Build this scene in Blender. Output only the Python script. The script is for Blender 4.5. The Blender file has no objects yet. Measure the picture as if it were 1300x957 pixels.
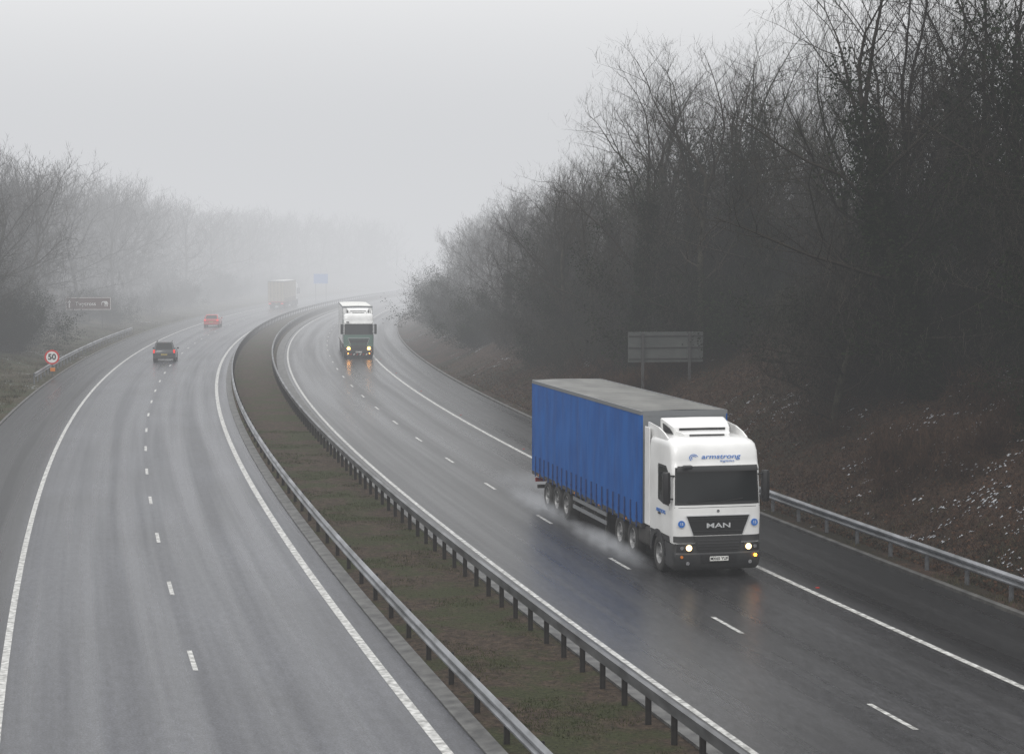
import bpy, math, random, bmesh
import numpy as np
from mathutils import Vector, Matrix, noise
rng=random.Random(7)
sc=bpy.context.scene
sc.view_settings.view_transform='Standard'; sc.view_settings.look='None'; sc.view_settings.exposure=0
COL=sc.collection

# ---------------------------------------------------------------- alignment
def L0(Y):
    Yc=max(-90,min(Y,900)); d=Yc-44
    return -3.5-.234*d+.00049*d*d+SL(Yc)*(Y-Yc)
def SL(Y):
    Y=max(-90,min(Y,900)); return -.234+.00098*(Y-44)
def RX(off,Y): return L0(Y)+off*math.sqrt(1+SL(Y)**2)
def head(Y): return math.atan(-SL(Y))
def frange(a,b,s):
    n=max(1,int(round((b-a)/s))); return [a+(b-a)*i/n for i in range(n+1)]
def gz(off,Y):
    X=RX(off,Y)
    if -11.3<=off<=0.5: return -.06
    if 5.15<=off<=16.2: return -.06
    if .5<off<5.15:
        t=min(off-.5,5.15-off); return -.06+min(1,t/.25)*.09+min(1,t/1.5)*.03+.025*noise.noise((X*2,Y*2,0))*min(1,t)
    far=1 if Y<470 else max(0,1-(Y-470)/150)
    if off>16.2:
        if off<17.2: return min(1,(off-16.2)/.2)*.1-.03
        s=off-17.2
        z=.07+(.46*min(s,12)+.28*min(max(s-12,0),30))*far
        w=min(1,s/1.5)
        return z+w*(noise.noise((X*.18,Y*.18,1))*.35+noise.noise((X*.9,Y*.9,4))*.16+noise.noise((X*.04,Y*.04,8))*1.2*min(1,max(0,s-10)/15))
    s=-off-11.3
    if s<.2: return -.06+s/.2*.1
    z=.04+.05*min(s,3)
    if s>3: z+=.16*min(s-3,7)*far
    if s>10: z+=.42*min(s-10,26)*far
    w=min(1,s/1.5)
    return z+w*(noise.noise((X*.15,Y*.15,2))*.3+noise.noise((X*.8,Y*.8,5))*.1+noise.noise((X*.03,Y*.03,8))*1.5*min(1,max(0,s-10)/15))

# ---------------------------------------------------------------- helpers
def mk(name,verts,faces,mat=None,parent=None,loc=(0,0,0),smooth=False,bevel=0,rot=(0,0,0)):
    me=bpy.data.meshes.new(name); me.from_pydata([tuple(v) for v in verts],[],faces); me.update()
    ob=bpy.data.objects.new(name,me); COL.objects.link(ob)
    if mat is not None: me.materials.append(mat)
    if smooth: me.polygons.foreach_set('use_smooth',[True]*len(me.polygons))
    if parent: ob.parent=parent
    ob.location=loc; ob.rotation_euler=rot
    if bevel:
        m=ob.modifiers.new('b','BEVEL'); m.width=bevel; m.segments=2; m.limit_method='ANGLE'
    return ob
def npmesh(name,V,F,mat):
    V=np.asarray(V,dtype=np.float32); F=np.asarray(F,dtype=np.int32); k=F.shape[1]
    me=bpy.data.meshes.new(name)
    me.vertices.add(len(V)); me.vertices.foreach_set('co',V.ravel())
    me.loops.add(F.size); me.loops.foreach_set('vertex_index',F.ravel())
    me.polygons.add(len(F)); me.polygons.foreach_set('loop_start',np.arange(0,F.size,k,dtype=np.int32))
    try: me.polygons.foreach_set('loop_total',np.full(len(F),k,dtype=np.int32))
    except Exception: pass
    me.update(calc_edges=True); me.validate()
    me.materials.append(mat)
    return me
def link(name,me,parent=None,loc=(0,0,0),rot=(0,0,0),scale=None):
    ob=bpy.data.objects.new(name,me); COL.objects.link(ob); ob.parent=parent; ob.location=loc; ob.rotation_euler=rot
    if scale: ob.scale=scale
    return ob
def thing(name,label,cat,loc,rz=0,group=None):
    e=bpy.data.objects.new(name,None); COL.objects.link(e); e.location=loc; e.rotation_euler=(0,0,rz)
    e['label']=label; e['category']=cat
    if group: e['group']=group
    e.empty_display_size=.5
    return e
BOXF=[(0,3,2,1),(4,5,6,7),(0,1,5,4),(1,2,6,5),(2,3,7,6),(3,0,4,7)]
def bv(x0,x1,y0,y1,z0,z1): return [(x0,y0,z0),(x1,y0,z0),(x1,y1,z0),(x0,y1,z0),(x0,y0,z1),(x1,y0,z1),(x1,y1,z1),(x0,y1,z1)]
def box(name,x0,x1,y0,y1,z0,z1,mat,parent=None,bevel=0): return mk(name,bv(x0,x1,y0,y1,z0,z1),BOXF,mat,parent,bevel=bevel)
def boxes(name,lst,mat,parent=None,bevel=0):
    V=[];F=[]
    for b in lst:
        n=len(V); V+=bv(*b); F+=[tuple(i+n for i in f) for f in BOXF]
    return mk(name,V,F,mat,parent,bevel=bevel)
def loft(name,loops,mat,parent=None,smooth=True,cap=True,bevel=0):
    n=len(loops[0]); V=[p for l in loops for p in l]; F=[]
    for i in range(len(loops)-1):
        for j in range(n):
            a=i*n+j;b=i*n+(j+1)%n; F.append((a,b,b+n,a+n))
    if cap: F.append(tuple(range(n-1,-1,-1))); F.append(tuple(range((len(loops)-1)*n,len(loops)*n)))
    ob=mk(name,V,F,mat,parent,smooth=smooth)
    if smooth:
        try:
            ob.data.set_sharp_from_angle(angle=math.radians(32))
        except Exception: pass
    return ob
def lathe(name,prof,mat,parent=None,n=28,loc=(0,0,0)):
    V=[];F=[];m=len(prof)
    for i in range(n):
        a=2*math.pi*i/n
        for (x,r) in prof: V.append((x,r*math.cos(a),r*math.sin(a)))
    for i in range(n):
        for j in range(m-1):
            a=i*m+j; b=((i+1)%n)*m+j; F.append((a,a+1,b+1,b))
    ob=mk(name,V,F,mat,parent,loc=loc,smooth=True)
    try: ob.data.set_sharp_from_angle(angle=math.radians(35))
    except Exception: pass
    return ob
def disc(name,c,r,mat,parent,axis='y',n=24,th=.01,sgn=-1):
    V=[];
    for k in (0,1):
        for i in range(n):
            a=2*math.pi*i/n; u=r*math.cos(a); w=r*math.sin(a); t=sgn*th*k
            V.append((c[0]+u,c[1]+t,c[2]+w) if axis=='y' else (c[0]+t,c[1]+u,c[2]+w))
    F=[tuple(range(n)),tuple(range(2*n-1,n-1,-1))]+[(i,(i+1)%n,(i+1)%n+n,i+n) for i in range(n)]
    return mk(name,V,F,mat,parent)
def text(name,body,size,mat,parent,loc,rot=(math.pi/2,0,0),off=0.0,ext=.003,sx=1.0,shear=0):
    cu=bpy.data.curves.new('t','FONT'); cu.body=body; cu.size=size; cu.align_x='CENTER'; cu.align_y='CENTER'; cu.extrude=ext; cu.offset=off; cu.shear=shear
    to=bpy.data.objects.new('t',cu); COL.objects.link(to)
    dg=bpy.context.evaluated_depsgraph_get(); me=bpy.data.meshes.new_from_object(to.evaluated_get(dg))
    bpy.data.objects.remove(to); me.materials.clear(); me.materials.append(mat)
    ob=link(name,me,parent,loc,rot,(sx,1,1)); return ob

# ---------------------------------------------------------------- materials
def mat(name,c,rough=.5,metal=0,c2=None,scale=3,bump=0,bscale=30,spec=None,coat=0,stretch=None,detail=5):
    m=bpy.data.materials.new(name); m.use_nodes=True; nt=m.node_tree; N=nt.nodes; L=nt.links
    p=N['Principled BSDF']; p.inputs['Base Color'].default_value=(*c,1); p.inputs['Roughness'].default_value=rough; p.inputs['Metallic'].default_value=metal
    if coat: p.inputs['Coat Weight'].default_value=coat; p.inputs['Coat Roughness'].default_value=.08
    if spec is not None: p.inputs['Specular IOR Level'].default_value=spec
    if c2 or bump:
        g=N.new('ShaderNodeTexCoord')
        mp=N.new('ShaderNodeMapping'); L.new(g.outputs['Object'],mp.inputs[0])
        if stretch: mp.inputs['Scale'].default_value=stretch
    if c2:
        n=N.new('ShaderNodeTexNoise'); n.inputs['Scale'].default_value=scale; n.inputs['Detail'].default_value=detail; L.new(mp.outputs[0],n.inputs['Vector'])
        r=N.new('ShaderNodeValToRGB'); r.color_ramp.elements[0].position=.35; r.color_ramp.elements[1].position=.65
        r.color_ramp.elements[0].color=(*c,1); r.color_ramp.elements[1].color=(*c2,1); L.new(n.outputs[0],r.inputs[0]); L.new(r.outputs[0],p.inputs['Base Color'])
    if bump:
        n=N.new('ShaderNodeTexNoise'); n.inputs['Scale'].default_value=bscale; n.inputs['Detail'].default_value=4; L.new(mp.outputs[0],n.inputs['Vector'])
        b=N.new('ShaderNodeBump'); b.inputs['Strength'].default_value=bump; b.inputs['Distance'].default_value=.02; L.new(n.outputs[0],b.inputs['Height']); L.new(b.outputs[0],p.inputs['Normal'])
    return m
def dmat(name,c,c2,scale=0):
    # matte natural material: tone varies per plant (or by place when scale>0)
    m=bpy.data.materials.new(name); m.use_nodes=True; nt=m.node_tree; N=nt.nodes; L=nt.links
    N.remove(N['Principled BSDF']); out=[n for n in N if n.type=='OUTPUT_MATERIAL'][0]
    d=N.new('ShaderNodeBsdfDiffuse'); L.new(d.outputs[0],out.inputs[0])
    mx=N.new('ShaderNodeMix'); mx.data_type='RGBA'; mx.inputs[6].default_value=(*c,1); mx.inputs[7].default_value=(*c2,1); L.new(mx.outputs[2],d.inputs[0])
    if scale:
        g=N.new('ShaderNodeNewGeometry'); n=N.new('ShaderNodeTexNoise'); n.inputs['Scale'].default_value=scale; n.inputs['Detail'].default_value=2; L.new(g.outputs['Position'],n.inputs['Vector'])
        mr=N.new('ShaderNodeMapRange'); mr.inputs[1].default_value=.35; mr.inputs[2].default_value=.65; L.new(n.outputs[0],mr.inputs[0]); L.new(mr.outputs[0],mx.inputs[0])
    else:
        o=N.new('ShaderNodeObjectInfo'); L.new(o.outputs['Random'],mx.inputs[0])
    return m
def emit(name,c,s):
    m=bpy.data.materials.new(name); m.use_nodes=True; p=m.node_tree.nodes['Principled BSDF']
    p.inputs['Base Color'].default_value=(*c,1); p.inputs['Emission Color'].default_value=(*c,1); p.inputs['Emission Strength'].default_value=s
    return m

def asphalt(name,dark,light,rlo,rhi,ush0,ush1,flip):
    m=bpy.data.materials.new(name); m.use_nodes=True; nt=m.node_tree; N=nt.nodes; L=nt.links; p=N['Principled BSDF']
    uv=N.new('ShaderNodeUVMap'); 
    def nz(sx,sy,sc,det=4,ro=.5):
        mp=N.new('ShaderNodeMapping'); mp.inputs['Scale'].default_value=(sx,sy,1); L.new(uv.outputs[0],mp.inputs[0])
        n=N.new('ShaderNodeTexNoise'); n.inputs['Scale'].default_value=sc; n.inputs['Detail'].default_value=det; n.inputs['Roughness'].default_value=ro; L.new(mp.outputs[0],n.inputs['Vector']); return n.outputs[0]
    def ramp(v,a,b,ca,cb):
        r=N.new('ShaderNodeValToRGB'); e=r.color_ramp.elements; e[0].position=a;e[1].position=b;e[0].color=ca;e[1].color=cb; L.new(v,r.inputs[0]); return r.outputs[0]
    def mul(c1,c2,f):
        mc=N.new('ShaderNodeMix'); mc.data_type='RGBA'; mc.blend_type='MULTIPLY'; mc.inputs[0].default_value=f; L.new(c1,mc.inputs[6]); L.new(c2,mc.inputs[7]); return mc.outputs[2]
    streak=nz(1.6,.02,1.0,3); fine=nz(1,.7,22,5,.7); mid=nz(1,.35,6.0,8,.75); crack=nz(.6,.2,.6,7)
    col=ramp(mid,.36,.64,(*dark,1),(*light,1))
    col=mul(col,ramp(fine,.35,.65,(.25,.25,.25,1),(1.8,1.8,1.8,1)),.85)
    col=mul(col,ramp(crack,.35,.65,(.72,.72,.72,1),(1.2,1.2,1.2,1)),.8)
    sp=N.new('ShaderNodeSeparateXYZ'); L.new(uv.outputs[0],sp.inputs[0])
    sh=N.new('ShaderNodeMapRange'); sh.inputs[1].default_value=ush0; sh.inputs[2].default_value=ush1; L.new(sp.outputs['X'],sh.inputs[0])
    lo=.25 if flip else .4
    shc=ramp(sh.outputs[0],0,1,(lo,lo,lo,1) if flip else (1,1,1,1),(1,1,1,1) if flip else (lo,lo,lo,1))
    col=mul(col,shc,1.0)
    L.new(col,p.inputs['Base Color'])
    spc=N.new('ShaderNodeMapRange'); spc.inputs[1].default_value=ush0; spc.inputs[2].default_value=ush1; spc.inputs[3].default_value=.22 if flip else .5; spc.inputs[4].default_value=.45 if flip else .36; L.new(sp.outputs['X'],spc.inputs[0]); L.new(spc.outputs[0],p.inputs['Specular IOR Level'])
    wt=N.new('ShaderNodeMath'); wt.operation='MULTIPLY'; wt.inputs[1].default_value=2*math.pi/1.83; L.new(sp.outputs['X'],wt.inputs[0])
    cs=N.new('ShaderNodeMath'); cs.operation='COSINE'; L.new(wt.outputs[0],cs.inputs[0])
    a1=N.new('ShaderNodeMath'); a1.operation='MULTIPLY_ADD'; L.new(cs.outputs[0],a1.inputs[0]); a1.inputs[1].default_value=.08; L.new(streak,a1.inputs[2])
    mr=N.new('ShaderNodeMapRange'); mr.inputs[1].default_value=.34; mr.inputs[2].default_value=.66; mr.inputs[3].default_value=rlo; mr.inputs[4].default_value=rhi; L.new(a1.outputs[0],mr.inputs[0]); L.new(mr.outputs[0],p.inputs['Roughness'])
    p.inputs['IOR'].default_value=1.42
    b=N.new('ShaderNodeBump'); b.inputs['Strength'].default_value=.7; b.inputs['Distance'].default_value=.006; L.new(fine,b.inputs['Height']); L.new(b.outputs[0],p.inputs['Normal'])
    return m
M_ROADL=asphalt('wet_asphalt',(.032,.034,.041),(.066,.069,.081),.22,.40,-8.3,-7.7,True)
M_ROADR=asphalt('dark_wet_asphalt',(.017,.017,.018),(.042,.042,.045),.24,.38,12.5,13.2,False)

def ground_mat(name,ca,cb,cc,snow=None,sscale=1.2,big=.25):
    m=bpy.data.materials.new(name); m.use_nodes=True; nt=m.node_tree; N=nt.nodes; L=nt.links; p=N['Principled BSDF']; p.inputs['Roughness'].default_value=.9; p.inputs['Specular IOR Level'].default_value=.15
    g=N.new('ShaderNodeNewGeometry')
    def nz(sc,det=6,w=0):
        n=N.new('ShaderNodeTexNoise'); n.inputs['Scale'].default_value=sc; n.inputs['Detail'].default_value=det; L.new(g.outputs['Position'],n.inputs['Vector']); n.inputs['Roughness'].default_value=.65; return n.outputs[0]
    def ramp(v,els):
        r=N.new('ShaderNodeValToRGB'); e=r.color_ramp.elements
        e[0].position=els[0][0];e[0].color=(*els[0][1],1);e[1].position=els[-1][0];e[1].color=(*els[-1][1],1)
        L.new(v,r.inputs[0]); return r.outputs[0]
    c1=ramp(nz(5,8),[(.35,ca),(.62,cb)])
    mx=N.new('ShaderNodeMix'); mx.data_type='RGBA'; L.new(ramp(nz(big,5),[(.46,(0,0,0)),(.58,(1,1,1))]),mx.inputs[0]); L.new(c1,mx.inputs[6]); mx.inputs[7].default_value=(*cc,1)
    mf=N.new('ShaderNodeMix'); mf.data_type='RGBA'; mf.blend_type='MULTIPLY'; mf.inputs[0].default_value=.8
    L.new(mx.outputs[2],mf.inputs[6]); L.new(ramp(nz(14,7),[(.3,(.25,.25,.25)),(.7,(1.8,1.8,1.8))]),mf.inputs[7])
    out=mf.outputs[2]
    if snow is not None:
        a=N.new('ShaderNodeMath'); a.operation='ADD'; L.new(nz(sscale,3),a.inputs[0]); L.new(nz(7,6),a.inputs[1])
        a0=N.new('ShaderNodeMath'); a0.operation='MULTIPLY_ADD'; L.new(nz(.07,2),a0.inputs[0]); a0.inputs[1].default_value=.9; L.new(a.outputs[0],a0.inputs[2])
        h=N.new('ShaderNodeMath'); h.operation='MULTIPLY'; h.inputs[1].default_value=.5; L.new(a0.outputs[0],h.inputs[0])
        f=ramp(h.outputs[0],[(snow*.5,(0,0,0)),(snow*.5+.012,(1,1,1))])
        ms=N.new('ShaderNodeMix'); ms.data_type='RGBA'; L.new(f,ms.inputs[0]); L.new(out,ms.inputs[6]); ms.inputs[7].default_value=(.30,.31,.33,1); out=ms.outputs[2]
    L.new(out,p.inputs['Base Color'])
    b=N.new('ShaderNodeBump'); b.inputs['Strength'].default_value=.8; b.inputs['Distance'].default_value=.08; L.new(nz(9,8),b.inputs['Height']); L.new(b.outputs[0],p.inputs['Normal'])
    return m
M_SLOPE=ground_mat('leaf_litter',(.014,.009,.006),(.048,.028,.018),(.018,.015,.008),snow=1.73)
M_VERGE=ground_mat('winter_grass',(.026,.022,.012),(.06,.05,.03),(.03,.034,.014),snow=1.68)
M_WOODF=ground_mat('woodland_floor',(.012,.010,.008),(.030,.022,.016),(.017,.015,.010),snow=1.85)
M_MED=ground_mat('median_soil',(.020,.014,.010),(.060,.043,.030),(.030,.033,.013),big=.45)
M_CONC=mat('weathered_concrete',(.045,.045,.045),.6,c2=(.12,.12,.115),scale=2.5,bump=.3)
M_KERB=mat('dirty_kerb',(.03,.029,.027),.6,c2=(.08,.078,.072),scale=2,bump=.3)
M_PAINT=mat('road_paint',(.20,.20,.19),.45,c2=(.60,.60,.58),scale=6,detail=9)
M_GALV=mat('galvanised_steel',(.10,.105,.11),.42,metal=.6,c2=(.28,.29,.31),scale=2,stretch=(1,.3,1))
M_GALVR=mat('weathered_box_rail',(.06,.062,.065),.45,metal=.5,c2=(.18,.185,.195),scale=2,stretch=(1,.3,1))
M_GALVD=mat('dirty_steel',(.014,.013,.012),.6,metal=.3,c2=(.035,.031,.028),scale=4)
M_BARK=dmat('bark',(.022,.021,.016),(.052,.049,.037),2.5)
M_TWIG=dmat('twigs',(.024,.021,.018),(.045,.040,.033))
M_TWIG2=dmat('mossy_twigs',(.022,.023,.016),(.042,.042,.029))
M_IVY=dmat('ivy_leaves',(.007,.012,.006),(.018,.026,.012),1.5)
M_BRAM=dmat('bramble_stems',(.026,.015,.011),(.064,.040,.027),.8)
M_LITT=dmat('dead_leaves',(.022,.013,.008),(.085,.047,.029),5)
M_GRASS=dmat('grass_blades',(.03,.03,.014),(.085,.072,.042),1.5)
M_MOSS=dmat('median_grass',(.030,.040,.014),(.055,.055,.028),.8)
M_SNOW=dmat('old_snow',(.22,.23,.25),(.42,.435,.46),4)

# ---------------------------------------------------------------- ground
offs=[-1500,-500,-200,-110,-80,-62]+frange(-50,-13,1.9)+[-12.4,-11.9,-11.5,-11.3,-8,-3,.3,.5,.75]+frange(1.0,4.6,.4)+[4.9,5.15,5.4,10,16,16.2,16.4,16.8,17.2]+frange(17.6,31,.55)+[33,36,40,45,52,60,78,110,200,500,1500]
Ys=frange(-80,20,5)+frange(21,130,.9)+frange(132,400,4)+frange(420,900,20)+[1100,1600,3000]
V=[];F=[];mi=[]
for Y in Ys:
    for o in offs: V.append((RX(o,Y),Y,gz(o,Y)))
n=len(offs)
for i in range(len(Ys)-1):
    for j in range(n-1):
        F.append((i*n+j,i*n+j+1,(i+1)*n+j+1,(i+1)*n+j)); c=(offs[j]+offs[j+1])/2
        mi.append(3 if (c>29 or c<-21) else (0 if c>16.2 else (2 if .4<c<5.2 else 1)))
g=mk('ground',V,F,M_SLOPE,smooth=True); g.data.materials.append(M_VERGE); g.data.materials.append(M_MED); g.data.materials.append(M_WOODF)
g.data.polygons.foreach_set('material_index',mi); g['kind']='structure'

def strip(name,o0,o1,Y0,Y1,z,m,step=3,nx=1,kind='structure'):
    Yl=frange(Y0,Y1,step); V=[];F=[];U=[]
    for Y in Yl:
        for k in range(nx+1):
            o=o0+(o1-o0)*k/nx; V.append((RX(o,Y),Y,z)); U.append((o,Y))
    w=nx+1
    for i in range(len(Yl)-1):
        for k in range(nx): F.append((i*w+k,i*w+k+1,(i+1)*w+k+1,(i+1)*w+k))
    ob=mk(name,V,F,m); uv=ob.data.uv_layers.new(name='UVMap')
    for l in ob.data.loops: uv.data[l.index].uv=U[l.vertex_index]
    if kind: ob['kind']=kind
    return ob
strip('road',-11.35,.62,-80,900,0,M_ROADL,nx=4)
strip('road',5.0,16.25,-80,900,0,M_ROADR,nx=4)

def sweep(name,prof,o,Y0,Y1,m,step=1.5,parent=None,base=(0,0,0),kind=None,closed=True):
    Yl=frange(Y0,Y1,step); V=[];F=[];k=len(prof)
    for Y in Yl:
        for (d,z) in prof: V.append((RX(o+d,Y)-base[0],Y-base[1],z-base[2]))
    for i in range(len(Yl)-1):
        for j in range(k if closed else k-1):
            a=i*k+j;b=i*k+(j+1)%k; F.append((a,b,b+k,a+k))
    if closed: F.append(tuple(range(k-1,-1,-1))); F.append(tuple(range((len(Yl)-1)*k,len(Yl)*k)))
    ob=mk(name,V,F,m,parent)
    if kind: ob['kind']=kind
    return ob
kp=[(0,-.1),(0,.09),(.03,.11),(.14,.11),(.14,-.1)]
sweep('kerb',kp,16.25,-80,600,M_KERB,kind='structure')
sweep('kerb',[(-.14,-.1),(-.14,.07),(-.02,.07),(0,.05),(0,-.1)],-11.35,-80,600,M_KERB,kind='structure')
sweep('kerb',[(0,-.1),(0,.04),(.35,.07),(.35,-.1)],.62,-80,600,M_CONC,kind='structure')
sweep('kerb',[(0,-.1),(0,.10),(.62,.07),(.62,-.1)],4.38,-80,600,M_CONC,kind='structure')

V=[];F=[]
def mark(o0,o1,Y0,Y1,step=3,z=.004):
    Yl=frange(Y0,Y1,step); b=len(V)
    for Y in Yl:
        V.append((RX(o0,Y),Y,z)); V.append((RX(o1,Y),Y,z))
    for i in range(len(Yl)-1): F.append((b+2*i,b+2*i+1,b+2*i+3,b+2*i+2))
mark(-.12,.08,-60,700); mark(-8.0,-7.84,-60,700); mark(5.25,5.39,-60,700); mark(12.5,12.67,-60,700)
for k in range(-8,75): mark(-3.97,-3.86,40.9+k*9.05,42.95+k*9.05,1)
for k in range(-8,75): mark(8.84,8.95,44.9+k*9.1,46.95+k*9.1,1)
mk('road_markings',V,F,M_PAINT)['kind']='structure'
M_RED_R=mat('red_reflector',(.45,.03,.02),.3)
V=[];F=[]
for k in range(0,12):
    Y=33+k*18; nn=len(V); X=RX(12.95,Y); V+=bv(X-.05,X+.05,Y-.04,Y+.04,.002,.02); F+=[tuple(i+nn for i in f) for f in BOXF]
q=mk('road_studs',V,F,M_RED_R); q['kind']='structure'

# ---------------------------------------------------------------- barriers
def post_mesh(h,m):
    V=[];F=[]
    for b in ((-.05,.05,-.004,.004,-.3,h),(-.054,-.046,-.03,.03,-.3,h),(.046,.054,-.03,.03,-.3,h)):
        nn=len(V); V+=bv(*b); F+=[tuple(i+nn for i in f) for f in BOXF]
    me=bpy.data.meshes.new('post'); me.from_pydata(V,[],F); me.materials.append(m); return me
def wprof(s,z0):
    a=[(0,0),(.03,.015),(.08,.05),(.085,.09),(.01,.14),(.01,.17),(.085,.22),(.08,.26),(.03,.295),(0,.31)]
    p=[(s*d,z0+z) for d,z in a]; b=[(s*(d-.012),z0+z+.0) for d,z in a][::-1]
    b[0]=(b[0][0],b[0][1]+.004); b[-1]=(b[-1][0],b[-1][1]-.004)
    return p+b
def barrier(off,Y0,Y1,sp,kind,label,face=-1,pm=M_GALVD,z0=0):
    Yb=max(Y0,30); base=(RX(off,Yb),Yb,0)
    e=thing('crash_barrier',label,'crash barrier',base,0,'motorway crash barriers')
    if kind=='w': sweep('rail',wprof(face,.44+z0),off+face*.06,Y0,Y1,M_GALV,parent=e,base=base); h=.72+z0
    else:
        sweep('rail',[(-.06,.60),(-.06,.80),(.06,.80),(.06,.60)],off,Y0,Y1,M_GALVR,parent=e,base=base); h=.60
    pme=post_mesh(h,pm); pl=frange(Y0+.5,Y1-.5,sp); cand=[y for y in pl if y>29]; indiv=cand[:98]
    for y in indiv:
        p=link('post',pme,e,(RX(off,y)-base[0],y-base[1],0),(0,0,head(y)))
    rest=[y for y in pl if y not in set(indiv)]
    if rest:
        V=[];F=[]
        for y in rest:
            x=RX(off,y)-base[0]; nn=len(V); V+=bv(x-.05,x+.05,y-base[1]-.03,y-base[1]+.03,-.3,h); F+=[tuple(i+nn for i in f) for f in BOXF]
        o=mk('distant_posts',V,F,pm,e); o['kind']='stuff'
    return e
barrier(1.12,10,420,2.4,'w','galvanised steel crash barrier along the grassy central reservation',-1)
barrier(4.05,10,420,1.5,'box','steel box-beam crash barrier on closely spaced dark posts',1)
barrier(16.85,12,78,2.4,'w','galvanised crash barrier at the foot of the wooded bank',-1,M_GALV,.05)
barrier(-12.1,128,205,2.4,'w','short galvanised crash barrier on the grass verge',1,M_GALV,.08)

# ---------------------------------------------------------------- wheels & trucks
M_WHITE=mat('white_paint',(.78,.78,.77),.3,c2=(.68,.68,.67),scale=1.4,coat=.4)
M_BLACK=mat('black_plastic',(.012,.012,.013),.42)
M_DGREY=mat('dark_grey_plastic',(.018,.019,.021),.5,c2=(.03,.03,.03),scale=3)
M_GLASS=mat('tinted_glass',(.008,.010,.011),.08,spec=.32)
M_CHROME=mat('chrome',(.5,.5,.52),.25,metal=1)
M_BADGE=mat('silver_badge',(.55,.56,.57),.3,metal=.2)
M_TYRE=mat('tyre_rubber',(.014,.014,.014),.7,c2=(.03,.029,.027),scale=6)
M_RIM=mat('dirty_rim',(.16,.16,.16),.45,metal=.5,c2=(.3,.3,.3),scale=5)
M_HEAD=emit('headlamp_glow',(1,.70,.36),3.5)
M_HEADF=emit('warm_headlamp_glow',(1,.42,.08),14)
M_AMBER=emit('amber_lamp',(1,.28,.02),16)
M_AMBERD=emit('dim_amber_lamp',(1,.38,.05),4)
M_TAIL=emit('tail_lamp_glow',(.7,.02,.015),.7)
M_TAILOFF=mat('red_lens',(.25,.01,.01),.3)
M_ORANGE=mat('orange_lens',(.6,.18,.02),.3)
M_BLUE=mat('blue_vinyl',(.001,.064,.26),.6,c2=(.002,.092,.34),scale=.9,stretch=(1,2,.6),detail=6,spec=.25)
M_BLUEP=mat('blue_decal',(.03,.15,.48),.4)
M_BLUED=mat('dark_blue_strap',(.002,.03,.14),.6)
M_TROOF=mat('trailer_roof',(.07,.07,.065),.45,c2=(.14,.14,.13),scale=1.5,stretch=(1,.3,1))
M_ALU=mat('aluminium_frame',(.22,.23,.24),.4,metal=.4)
M_YEL=mat('yellow_plate',(.35,.27,.06),.6)
M_PLATE=mat('white_plate',(.75,.75,.72),.5)
M_CHASS=mat('chassis_dirt',(.018,.018,.018),.7,c2=(.05,.047,.042),scale=3)
M_GREEN=mat('green_paint',(.075,.15,.12),.45,coat=.1)
M_TAN=mat('faded_beige_curtain',(.36,.31,.23),.6,c2=(.42,.37,.28),scale=1)
M_REDP=mat('red_paint',(.42,.02,.015),.3,coat=.5)
M_DCAR=mat('dark_car_paint',(.022,.025,.030),.3,coat=.5)

_w={}
def wheel(parent,x,y,r=.51,w=.3,side=-1,rimm=None,name='wheel'):
    rimm=rimm or M_RIM; key=(r,w,side,rimm.name)
    e=bpy.data.objects.new(name,None); COL.objects.link(e); e.parent=parent; e.location=(x,y,r)
    if key not in _w:
        h=w/2; s=side
        prof=[(-h*.85,r*.58),(-h,r*.66),(-h,r*.9),(-h*.82,r*.985),(-h*.4,r),(h*.4,r),(h*.82,r*.985),(h,r*.9),(h,r*.66),(h*.85,r*.58),(0,r*.55),(-h*.85,r*.58)]
        t=lathe('tyre',prof,M_TYRE)
        rp=[(s*h*.84,r*.585),(s*h*.95,r*.56),(s*h*.75,r*.53),(s*h*.35,r*.48),(s*h*.3,r*.36),(s*h*.55,r*.32),(s*h*.55,r*.2),(s*h*1.0,r*.17),(s*h*1.02,r*.02),(s*h*1.02,0.001)]
        q=lathe('rim',rp,rimm)
        _w[key]=(t.data,q.data); bpy.data.objects.remove(t); bpy.data.objects.remove(q)
    link('tyre',_w[key][0],e); link('rim',_w[key][1],e)
    return e
def interp(keys,z):
    if z<=keys[0][0]: return keys[0][1:]
    for a,b in zip(keys,keys[1:]):
        if z<=b[0]:
            t=(z-a[0])/(b[0]-a[0]); return tuple(a[i]+(b[i]-a[i])*t for i in range(1,len(a)))
    return keys[-1][1:]
def sy(x,hw,yf,d,n=5.2):
    u=min(1,abs(x/hw)); return yf+d*(1-(1-u**n)**(1/n))
CABK=[(.95,1.21,.04,.28),(1.2,1.235,.02,.29),(1.7,1.245,.0,.29),(2.0,1.245,.02,.29),(3.0,1.24,.12,.30),(3.05,1.235,.155,.31),(3.4,1.225,.215,.32),(3.58,1.20,.29,.36),(3.66,1.16,.39,.42),(3.72,1.08,.54,.46),(3.75,.97,.70,.48)]
BMPK=[(.24,1.16,.07,.28),(.32,1.21,.0,.29),(.5,1.23,-.06,.29),(.68,1.23,-.06,.29),(.72,1.23,-.03,.29),(.93,1.23,-.03,.29),(1.1,1.23,.0,.29)]
def plan(keys,z,back,ns=4):
    hw,yf,d=interp(keys,z); pts=[]
    A=[-1+2*i/28 for i in range(29)]
    for a in A:
        u=math.copysign(1-(1-abs(a))**2.2,a); x=u*hw; pts.append((x,sy(x,hw,yf,d),z))
    for i in range(1,ns+1): pts.append((hw,yf+d+(back-yf-d)*i/ns,z))
    pts.append((hw-.03,back+.03,z)); pts.append((-hw+.03,back+.03,z))
    for i in range(ns,0,-1): pts.append((-hw,yf+d+(back-yf-d)*i/ns,z))
    return pts
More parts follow.
